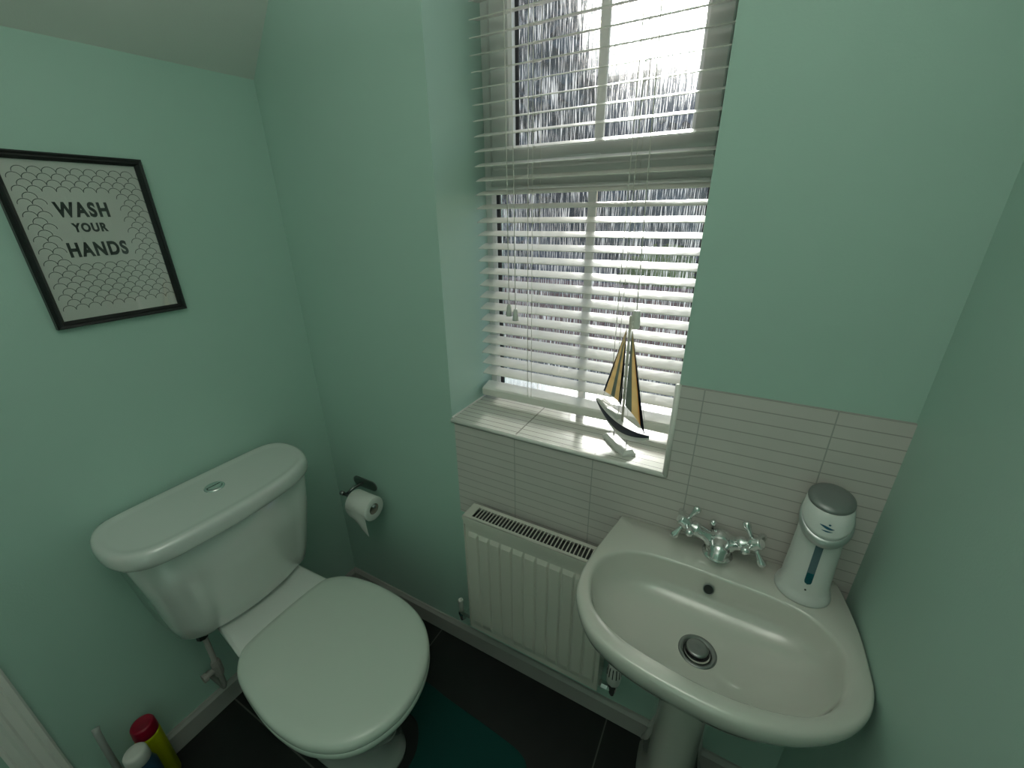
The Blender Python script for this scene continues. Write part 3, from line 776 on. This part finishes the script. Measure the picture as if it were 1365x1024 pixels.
def handle(sx, end, spin):
    a = Vector((bx + sx * 0.012, by, bz + 0.036)); e = Vector(end); d = (e - a).normalized()
    bm = bmesh.new(); L = (e - a).length
    lathe(bm, a, d, [(0, 0.0200), (0.014, 0.0185), (0.022, 0.0140), (L - 0.034, 0.0150), (L - 0.030, 0.0165), (L - 0.020, 0.0160), (L - 0.018, 0.0105), (L - 0.004, 0.0095)], 24)
    ar = obj('arm', bm, M['chrome'], tp, smooth=True)
    bm = bmesh.new()
    lathe(bm, e - d * 0.012, d, [(0, 0.011), (0.005, 0.0150), (0.016, 0.0150), (0.020, 0.0125), (0.025, 0.0130), (0.028, 0.0110)], 24)
    u, w = frame_of(d)
    for k in range(4):
        an = spin + k * PI / 2; r = u * math.cos(an) + w * math.sin(an)
        lathe(bm, e - d * 0.001 + r * 0.010, r, [(0, 0.0052), (0.010, 0.0042), (0.023, 0.0068), (0.031, 0.0090), (0.037, 0.0078), (0.040, 0.002)], 16)
    h = obj('cross_handle', bm, M['chrome'], ar, smooth=True)
    bm = bmesh.new(); lathe(bm, e + d * 0.0165, d, [(0, 0.0090), (0.0012, 0.0085)], 20); obj('handle_badge', bm, M['whitepl'], h)
handle(-1, (1.336, -0.056, 0.928), 0.15); handle(1, (1.478, -0.060, 0.928), -0.15)

# ------------------------------------------------------------------ automatic soap dispenser
dc = Vector((1.579, -0.064, 0.8535)); dn = Vector((-0.10, -1, 0)).normalized(); dsd = Vector((-dn.y, dn.x, 0)) * 1.0
sd = empty('soap_dispenser', dc, 'white automatic soap dispenser with silver collar standing on the basin corner', 'soap dispenser')
def dp(a, f, z): return dc + dsd * a + dn * f + Vector((0, 0, z * 0.965))   # a sideways, f towards the front
def drg(ra, rf, z, off=0.0, slope=0.0, n=48):
    r = []
    for k in range(n):
        t = 2 * PI * k / n; a = ra * math.cos(t); f = rf * math.sin(t)
        r.append(dp(a, f + off, z - slope * f))
    return r
bm = bmesh.new()
loft(bm, [drg(0.050, 0.048, 0), drg(0.0505, 0.0485, 0.004), drg(0.0485, 0.0465, 0.013), drg(0.0445, 0.043, 0.021), drg(0.043, 0.0415, 0.028), drg(0.0405, 0.039, 0.09), drg(0.0385, 0.037, 0.150, 0, 0.0), drg(0.038, 0.036, 0.198, -0.001, 0.55)])
dbody = obj('dispenser_body', bm, M['disp'], sd, smooth=True)
bm = bmesh.new()   # silver collar, sloping down to the front and overhanging there
loft(bm, [drg(0.037, 0.037, 0.192, 0.001, 0.62), drg(0.0425, 0.047, 0.190, 0.007, 0.62), drg(0.0445, 0.050, 0.198, 0.008, 0.62), drg(0.0435, 0.049, 0.206, 0.008, 0.62), drg(0.041, 0.046, 0.208, 0.007, 0.6)])
obj('silver_collar', bm, M['silver'], sd, smooth=True)
bm = bmesh.new()
loft(bm, [drg(0.041, 0.046, 0.206, 0.007, 0.6), drg(0.0415, 0.0455, 0.212, 0.006, 0.5), drg(0.040, 0.040, 0.226, 0.0, 0.36), drg(0.0375, 0.036, 0.237, -0.004, 0.25), drg(0.034, 0.032, 0.239, -0.005, 0.25)])
dh = obj('dispenser_head', bm, M['disp'], sd, smooth=True)
bm = bmesh.new()
loft(bm, [drg(0.0375, 0.036, 0.236, -0.004, 0.25), drg(0.0385, 0.037, 0.239, -0.004, 0.25), drg(0.0375, 0.036, 0.243, -0.004, 0.25), drg(0.028, 0.026, 0.247, -0.005, 0.25), drg(0.012, 0.011, 0.247, -0.005, 0.25)])
obj('grey_cap', bm, M['lidgrey'], sd, smooth=True)
# sight window: conforms to the body front
def front_f(a, z):
    ra = 0.043 + (0.0385 - 0.043) * (z - 0.028) / 0.122; rf = ra * 0.965
    return rf * math.sqrt(max(0, 1 - (a / ra) ** 2))
def strip(z0, z1, hw, off, th, mat, name, round_bottom=False, par=None, a0=0.0):
    bm = bmesh.new(); rows = []
    nz = 14; nxx = 8
    for j in range(nz + 1):
        z = z0 + (z1 - z0) * j / nz; row = []
        k = 1.0
        if round_bottom and z - z0 < hw: k = math.sqrt(max(0.0, 1 - (1 - (z - z0) / hw) ** 2)) * 0.999 + 0.001
        for i in range(nxx + 1):
            a = a0 + (-hw + 2 * hw * i / nxx) * k
            row.append((a, z))
        rows.append(row)
    for s in (0, 1):
        G = [[bm.verts.new(dp(a, front_f(a, z) + off - (0 if s else th), z)) for a, z in row] for row in rows]
        for p, q in zip(G, G[1:]):
            for i in range(nxx): bm.faces.new((p[i], p[i + 1], q[i + 1], q[i]))
        if s == 0: G0 = G
    for p, q in ((G0[0], G[0]), (G0[-1], G[-1])):
        for i in range(nxx): bm.faces.new((p[i], p[i + 1], q[i + 1], q[i]))
    for c in (0, nxx):
        for j in range(nz): bm.faces.new((G0[j][c], G0[j + 1][c], G[j + 1][c], G[j][c]))
    return obj(name, bm, mat, par or dbody, smooth=False)
strip(0.052, 0.152, 0.0062, 0.0012, 0.002, M['soapw'], 'sight_window', True)
strip(0.053, 0.082, 0.0058, 0.0015, 0.001, M['soapl'], 'soap_level', True)
strip(0.036, 0.0392, 0.0016, 0.0012, 0.002, M['dark'], 'indicator')
# little blue wave mark on the head
bm = bmesh.new()
def hpnt(a, v):   # point on the sloped head front; v up
    f = 0.0445 - 0.17 * v * 1.0 - 6.0 * a * a
    return dp(a, f + 0.0078, 0.2135 - 0.5 * (f) + v)
def headpt(a, t):  # t 0..1 between the head's lower and upper ring
    ra = 0.0415 + (0.040 - 0.0415) * t; rf = 0.0455 + (0.040 - 0.0455) * t; off = 0.006 * (1 - t); slope = 0.5 + (0.36 - 0.5) * t; z = 0.212 + 0.014 * t
    f = rf * math.sqrt(max(0, 1 - (a / ra) ** 2))
    nf = (dn * 1.0 + Vector((0, 0, 0.5)) + dsd * (a / ra) * 0.6).normalized()
    return dp(a, f + off, z - slope * f) + nf * 0.0009
def ribbon(pts, w):
    V = []
    for i, (a, t) in enumerate(pts):
        k = math.sin(PI * (i + 0.5) / len(pts)) * w
        V.append((bm.verts.new(headpt(a, t - k)), bm.verts.new(headpt(a, t + k))))
    for p, q in zip(V, V[1:]): bm.faces.new((p[0], q[0], q[1], p[1]))
ribbon([(-0.012 + 0.023 * i / 12, 0.62 + 0.07 * math.cos(i / 12 * 1.1 * PI)) for i in range(13)], 0.10)
ribbon([(-0.008 + 0.017 * i / 10, 0.34) for i in range(11)], 0.05)
ribbon([(0.001 + 0.004 * i / 4, 0.86) for i in range(5)], 0.07)
obj('wave_mark', bm, M['bluelogo'], dh)

# ------------------------------------------------------------------ framed print
fr = empty('picture_frame', (0.0, -0.482, 1.364), 'black framed print of scallops reading WASH YOUR HANDS on the left wall', 'picture')
FY0, FY1, FZ0, FZ1 = -0.612, -0.350, 1.366, 1.731
FW = 0.016
bm = bmesh.new()
prof = [(0.0, 0.0), (0.0, 0.014), (0.003, 0.017), (0.007, 0.015), (0.010, 0.0165), (0.013, 0.013), (FW, 0.009), (FW, 0.0)]   # (inwards, height off wall)
V = []
for ins, h in prof:
    V.append([bm.verts.new(p) for p in ((h, FY0 + ins, FZ0 + ins), (h, FY1 - ins, FZ0 + ins), (h, FY1 - ins, FZ1 - ins), (h, FY0 + ins, FZ1 - ins))])
V.append(V[0])
for a, b in zip(V, V[1:]):
    for i in range(4): bm.faces.new((a[i], a[(i + 1) % 4], b[(i + 1) % 4], b[i]))
obj('moulding', bm, M['frame'], fr)
bm = boxm(0.002, 0.006, FY0 + FW - 0.001, FY1 - FW + 0.001, FZ0 + FW - 0.001, FZ1 - FW + 0.001)
prt = obj('print', bm, M['print'], fr)
# scallop pattern as fine inked arcs
bm = bmesh.new()
def arc(cy, cz, r, a0, a1, w=0.0006, n=12):
    P = []
    for k in range(n + 1):
        a = math.radians(a0 + (a1 - a0) * k / n)
        P.append((cy + (r) * math.cos(a), cz + r * math.sin(a) * 0.92, math.cos(a), math.sin(a)))
    vs = [(bm.verts.new((0.0063, y - w * c, z - w * s)), bm.verts.new((0.0063, y + w * c, z + w * s))) for y, z, c, s in P]
    for a, b in zip(vs, vs[1:]): bm.faces.new((a[0], b[0], b[1], a[1]))
SP = 0.0225; RWS = 0.0125
row = 0; z = 1.405
while z < 1.694:
    y = FY0 + 0.034 + (SP / 2 if row % 2 else 0)
    while y < FY1 - 0.020:
        inside = (-0.548 < y < -0.418) and (1.498 < z < 1.646)
        if not inside: arc(y, z, SP / 2, -4, 184)
        y += SP
    z += RWS; row += 1
obj('scallop_pattern', bm, M['inkline'], prt, recalc=False)
def lettering(txt, size, yc, zc, bold, sx=1.0, spacing=1.1):
    cu = bpy.data.curves.new('lettering', 'FONT'); cu.body = txt; cu.size = size; cu.align_x = 'CENTER'; cu.align_y = 'CENTER'
    cu.offset = bold * 1.5; cu.extrude = 0.0002; cu.space_character = spacing
    t = bpy.data.objects.new('lettering_curve', cu); COL.objects.link(t)
    bpy.context.view_layer.update()
    dg = bpy.context.evaluated_depsgraph_get(); me = bpy.data.meshes.new_from_object(t.evaluated_get(dg))
    bpy.data.objects.remove(t, do_unlink=True); bpy.data.curves.remove(cu)
    # text x -> world +y, text y -> world +z, facing +x
    R = Matrix(((0, 0, 1, 0.0066), (sx, 0, 0, yc), (0, 1, 0, zc), (0, 0, 0, 1)))
    me.transform(R); me.name = 'lettering'; me.materials.append(M['ink'])
    o = bpy.data.objects.new('lettering', me); COL.objects.link(o); o.parent = prt
    me.transform(world_inv(prt))
    return o
lettering('WASH', 0.041, -0.489, 1.617, 0.0012, 0.70, 1.22)
lettering('YOUR', 0.025, -0.488, 1.580, 0.0008, 0.78, 1.2)
lettering('HANDS', 0.041, -0.487, 1.532, 0.0012, 0.70, 1.2)
# glazing of the frame
gm = bpy.data.materials.new('picture_glass'); gm.use_nodes = True
n, l = gm.node_tree.nodes, gm.node_tree.links; n.clear()
out = n.new('ShaderNodeOutputMaterial'); a = n.new('ShaderNodeBsdfTransparent'); g = n.new('ShaderNodeBsdfGlossy'); g.inputs['Roughness'].default_value = 0.02
f_ = n.new('ShaderNodeFresnel'); f_.inputs[0].default_value = 1.9; mx = n.new('ShaderNodeMixShader'); ge = n.new('ShaderNodeNewGeometry')
l.new(math_node(n, l, 'MULTIPLY', f_.outputs[0], math_node(n, l, 'SUBTRACT', 1.0, ge.outputs['Backfacing'])), mx.inputs[0]); l.new(a.outputs[0], mx.inputs[1]); l.new(g.outputs[0], mx.inputs[2]); l.new(mx.outputs[0], out.inputs[0])
obj('glass', boxm(0.0072, 0.0088, FY0 + FW - 0.001, FY1 - FW + 0.001, FZ0 + FW - 0.001, FZ1 - FW + 0.001), gm, fr)

# ------------------------------------------------------------------ bath mat round the toilet foot
bm = bmesh.new()
P = [(0.56, -0.215), (0.70, -0.222), (0.90, -0.232), (1.00, -0.245), (1.035, -0.285), (1.04, -0.40), (1.04, -0.70), (0.99, -0.76), (0.60, -0.76), (0.56, -0.72), (0.552, -0.68), (0.655, -0.595), (0.698, -0.52), (0.704, -0.456), (0.694, -0.39), (0.645, -0.330), (0.57, -0.315), (0.54, -0.27)]
c = catmull([Vector(p) for p in P], 5)
cc = (0.85, -0.48)
loft(bm, [ring3(c, 0.0005), ring3(c, 0.007), ring3(scale2(c, cc, 0.99), 0.011)])
tag(obj('bath_mat', bm, M['mat'], smooth=False), 'dark teal bath mat lying on the black floor beside the toilet', 'mat')

# ------------------------------------------------------------------ things in the left corner
can = empty('cleaner_can', (0.052, -0.800, 0), 'yellow cleaner can with a red cap standing by the left wall', 'can')
bm = bmesh.new(); lathe(bm, (0.052, -0.800, 0), (0, 0, 1), [(0, 0.027), (0.003, 0.030), (0.20, 0.030), (0.210, 0.0285)], 36); obj('can_body', bm, M['yellow'], can, smooth=True)
bm = bmesh.new(); lathe(bm, (0.052, -0.800, 0.2105), (0, 0, 1), [(0, 0.0290), (0.004, 0.0295), (0.034, 0.0280), (0.039, 0.026), (0.0405, 0.020), (0.039, 0.018)], 36); obj('cap', bm, M['red'], can, smooth=True)
bo = empty('cleaner_bottle', (0.100, -0.848, 0), 'blue bottle with a white cap in front of the yellow can', 'bottle')
bm = bmesh.new(); lathe(bm, (0.118, -0.843, 0), (0, 0, 1), [(0, 0.030), (0.003, 0.033), (0.18, 0.033), (0.205, 0.026), (0.210, 0.024)], 36); obj('bottle_body', bm, M['blue'], bo, smooth=True)
bm = bmesh.new(); lathe(bm, (0.118, -0.843, 0.210), (0, 0, 1), [(0, 0.024), (0.004, 0.0275), (0.036, 0.0265), (0.042, 0.023), (0.043, 0.012)], 36); obj('cap', bm, M['whitepl'], bo, smooth=True)
br = empty('toilet_brush', (0.055, -0.885, 0), 'white toilet brush handle leaning by the left wall next to the door frame', 'toilet brush')
bm = bmesh.new(); tube(bm, [(0.050, -0.880, 0.05), (0.043, -0.876, 0.27), (0.042, -0.874, 0.325), (0.036, -0.872, 0.334)], [0.008, 0.0075, 0.0075, 0.0085], 14); obj('handle', bm, M['whitedk'], br, smooth=True)
bm = bmesh.new(); lathe(bm, (0.055, -0.884, 0), (0, 0, 1), [(0, 0.036), (0.01, 0.038), (0.10, 0.032), (0.105, 0.028)], 32); obj('holder', bm, M['whitedk'], br, smooth=True)

# ------------------------------------------------------------------ door and its architrave on the left wall
dr = bpy.data.objects.new('door_1', None); COL.objects.link(dr); dr.location = (0, (DY0 + DY1) / 2, 0); dr.matrix_basis = Matrix.Translation(dr.location); struct(dr)
prof = [(0.0, 0.0), (0.0, 0.010), (0.004, 0.016), (0.014, 0.018), (0.018, 0.012), (0.034, 0.012), (0.038, 0.016), (0.044, 0.017), (0.050, 0.012), (0.062, 0.009), (0.066, 0.011), (0.072, 0.009), (0.072, 0.0)]
bm = bmesh.new()
ya, yb_, zt = -0.936, DY1 - 0.072 + 0.006, DH + 0.066
V = []
for s, h in prof:
    V.append([bm.verts.new(p) for p in ((h, ya - s, 0), (h, ya - s, zt - s), (h, yb_ + s, zt - s), (h, yb_ + s, 0))])
for a, b in zip(V, V[1:]):
    for i in range(3): bm.faces.new((a[i], a[i + 1], b[i + 1], b[i]))
o = obj('architrave', bm, M['gloss'], dr)
bm = bmesh.new(); box(bm, -0.12, -0.001, DY0 - 0.025, DY0, 0, DH); box(bm, -0.12, -0.001, DY1, DY1 + 0.025, 0, DH); box(bm, -0.12, -0.001, DY1, DY0, DH - 0.025, DH); obj('door_lining', bm, M['gloss'], dr)
bm = bmesh.new(); box(bm, -0.06, -0.022, DY1 + 0.028, DY0 - 0.028, 0.006, DH - 0.028)
dl = obj('door_leaf', bm, M['gloss'], dr, bevel=0.002)
bm = bmesh.new(); lathe(bm, (-0.022, DY1 + 0.09, 1.0), (1, 0, 0), [(0, 0.025), (0.006, 0.025), (0.008, 0.009), (0.04, 0.009)], 24); tube(bm, [(0.016, DY1 + 0.09, 1.0), (0.018, DY1 + 0.20, 1.0)], 0.009, 12)
obj('door_handle', bm, M['chrome'], dl, smooth=True)

# ------------------------------------------------------------------ outside the window
M['pave'] = pmat('paving', (0.12, 0.125, 0.14), 0.8, var=0.2, vscale=1.5)
M['brick'] = tile_mat('brick_wall', (0.26, 0.12, 0.12), (0.30, 0.28, 0.26), 'Z', 0.075, 0, 0.006, 'X', 0.225, 0, 0.006, 0.85, var=0.3)
M['render'] = pmat('grey_render', (0.15, 0.18, 0.25), 0.9, var=0.3, vscale=0.8)
M['roof'] = pmat('roof_slate', (0.10, 0.11, 0.14), 0.7, var=0.2, vscale=3)
M['leaf'] = pmat('bush_leaves', (0.16, 0.24, 0.04), 0.6, var=0.5, vscale=8)
M['leafd'] = pmat('tree_leaves', (0.11, 0.14, 0.16), 0.7, var=0.5, vscale=4)
M['bark'] = pmat('bark', (0.08, 0.06, 0.05), 0.9)
bm = bmesh.new(); box(bm, -25, 15, 0.35, 45, -0.25, -0.15); o = struct(obj('ground', bm, M['pave']))
bm = bmesh.new(); box(bm, 0.50, 1.40, 0.335, 0.42, SILL - 0.06, SILL - 0.005); obj('outer_sill', bm, M['upvc'], win)
bm = bmesh.new(); box(bm, -5.0, 2.2, 3.9, 4.05, -0.15, 0.75); box(bm, -5.0, 2.2, 3.87, 4.08, 0.75, 0.80)
tag(obj('garden_wall', bm, M['brick']), 'low reddish brick garden wall seen through the lower window pane', 'wall')
hs_ = empty('neighbour_house', (-5.2, 11, -0.15), 'blue-grey shaded house across the road seen through the obscured glass', 'house')
bm = bmesh.new(); box(bm, -11.0, 1.2, 10.0, 14.0, -0.15, 4.4); obj('house_wall', bm, M['render'], hs_)
bm = bmesh.new(); loft(bm, [[Vector(p) for p in ((x, 9.6, 4.3), (x, 12.0, 5.25), (x, 14.4, 4.3))] for x in (-11.3, 1.5)]); obj('house_roof', bm, M['roof'], hs_)
for x in (-8.6, -6.0, -3.4):
    for z in (0.7, 3.1):
        bm = bmesh.new(); box(bm, x, x + 1.1, 9.95, 10.02, z, z + 1.1); obj('house_window', bm, M['blue'], hs_)
def foliage(name, c, r, mat, seed, trunk, label, cat, nl=900):
    rnd = random.Random(seed); e = empty(name, (c[0], c[1], -0.15), label, cat); bm = bmesh.new()
    for k in range(nl):
        d = Vector((rnd.gauss(0, 1), rnd.gauss(0, 1), rnd.gauss(0, 1))).normalized()
        p = Vector(c) + Vector((d.x * r[0], d.y * r[1], d.z * r[2])) * (0.62 + 0.4 * rnd.random())
        s = 0.09 * (r[0]) * (0.7 + rnd.random()); u, w = frame_of(Vector((rnd.gauss(0, 1), rnd.gauss(0, 1), rnd.gauss(0, 1))))
        vs = [bm.verts.new(p + u * s), bm.verts.new(p + w * s * 0.5), bm.verts.new(p - u * s), bm.verts.new(p - w * s * 0.5)]; bm.faces.new(vs)
    core = bmesh.ops.create_icosphere(bm, subdivisions=3, radius=1.0)['verts']     # dense inner foliage
    for v in core:
        k = 0.80 + 0.10 * math.sin(v.co.x * 7 + seed) * math.cos(v.co.z * 6) + 0.04 * rnd.random()
        v.co = Vector(c) + Vector((v.co.x * r[0], v.co.y * r[1], v.co.z * r[2])) * k
    obj('leaves', bm, mat, e, recalc=False)
    bm = bmesh.new(); tube(bm, [(c[0], c[1], -0.15), (c[0] + 0.02, c[1], c[2] - r[2] * 0.3), (c[0], c[1], c[2] + r[2] * 0.5)], [trunk, trunk * 0.7, trunk * 0.25], 10); obj('trunk', bm, M['bark'], e, smooth=True)
foliage('garden_bush', (0.42, 4.7, 0.70), (0.55, 0.4, 0.55), M['leaf'], 3, 0.05, 'yellow-green bush behind the garden wall at the right of the pane', 'bush')
foliage('garden_tree', (-0.6, 8.6, 1.7), (1.5, 1.2, 1.5), M['leafd'], 5, 0.14, 'dark leafy tree beyond the garden wall seen through the glass', 'tree')
foliage('tall_tree', (-3.5, 8.2, 4.2), (1.9, 1.3, 2.7), M['leafd'], 12, 0.2, 'tall dark tree rising behind the left half of the upper pane', 'tree', 2600)
foliage('distant_tree', (-3.2, 17.5, 4.4), (3.4, 1.5, 3.75), M['leafd'], 21, 0.2, 'distant tree rising over the house roof behind the right half of the upper pane', 'tree', 3200)
foliage('garden_hedge', (-3.1, 5.6, 0.75), (1.3, 0.6, 0.9), M['leafd'], 9, 0.12, 'rounded dark hedge shrub in front of the shaded house', 'shrub')

# ------------------------------------------------------------------ light
w = bpy.data.worlds.new('sky'); scn.world = w; w.use_nodes = True
n, l = w.node_tree.nodes, w.node_tree.links; n.clear()
out = n.new('ShaderNodeOutputWorld'); bg = n.new('ShaderNodeBackground')
sky = n.new('ShaderNodeTexSky'); sky.sky_type = 'NISHITA'; sky.sun_disc = False
SUN = Vector((-0.2185, 0.9097, 0.3531)).normalized()
sky.sun_elevation = math.asin(SUN.z); sky.sun_rotation = math.atan2(SUN.x, SUN.y); sky.air_density = 1.2; sky.dust_density = 2.0
l.new(sky.outputs[0], bg.inputs[0]); bg.inputs[1].default_value = 0.22
l.new(bg.outputs[0], out.inputs[0])
sun = bpy.data.lights.new('sun', 'SUN'); sun.energy = 12.5; sun.angle = math.radians(14); sun.color = (1, 0.95, 0.86)
so = bpy.data.objects.new('sun', sun); COL.objects.link(so); so.rotation_euler = SUN.to_track_quat('Z', 'Y').to_euler(); so.location = (-2, 9, 5)
lp_ = bpy.data.lights.new('added_ceiling_fill', 'AREA'); lp_.shape = 'DISK'; lp_.size = 0.70; lp_.energy = 9.3; lp_.color = (1.0, 0.97, 0.92)  # unseen fill light, added to brighten the room by bouncing off the ceiling
lo_ = bpy.data.objects.new('added_ceiling_fill', lp_); COL.objects.link(lo_); lo_.location = (1.18, -1.0, 1.98); lo_.rotation_euler = (PI, 0, 0)

# ------------------------------------------------------------------ camera
cam = bpy.data.cameras.new('camera'); co = bpy.data.objects.new('camera', cam); COL.objects.link(co)
yaw, pit, rol = 0.502315445, 0.392158860, -0.0131065088; f = 551.475
F = Vector((-math.sin(yaw) * math.cos(pit), math.cos(yaw) * math.cos(pit), -math.sin(pit)))
Rt = Vector((math.cos(yaw), math.sin(yaw), 0)); U = Rt.cross(F)
r2 = Rt * math.cos(rol) + U * math.sin(rol); u2 = -Rt * math.sin(rol) + U * math.cos(rol)
mt = Matrix((r2, u2, -F)).transposed().to_4x4(); mt.translation = Vector((1.3546, -0.9225, 1.60))
co.matrix_world = mt
cam.sensor_width = 36; cam.lens = 36 * f / 1365; cam.clip_start = 0.01
scn.camera = co

scn.view_settings.view_transform = 'Standard'; scn.view_settings.look = 'None'; scn.view_settings.gamma = 1
scn.view_settings.use_curve_mapping = False; scn.view_settings.exposure = 0.0
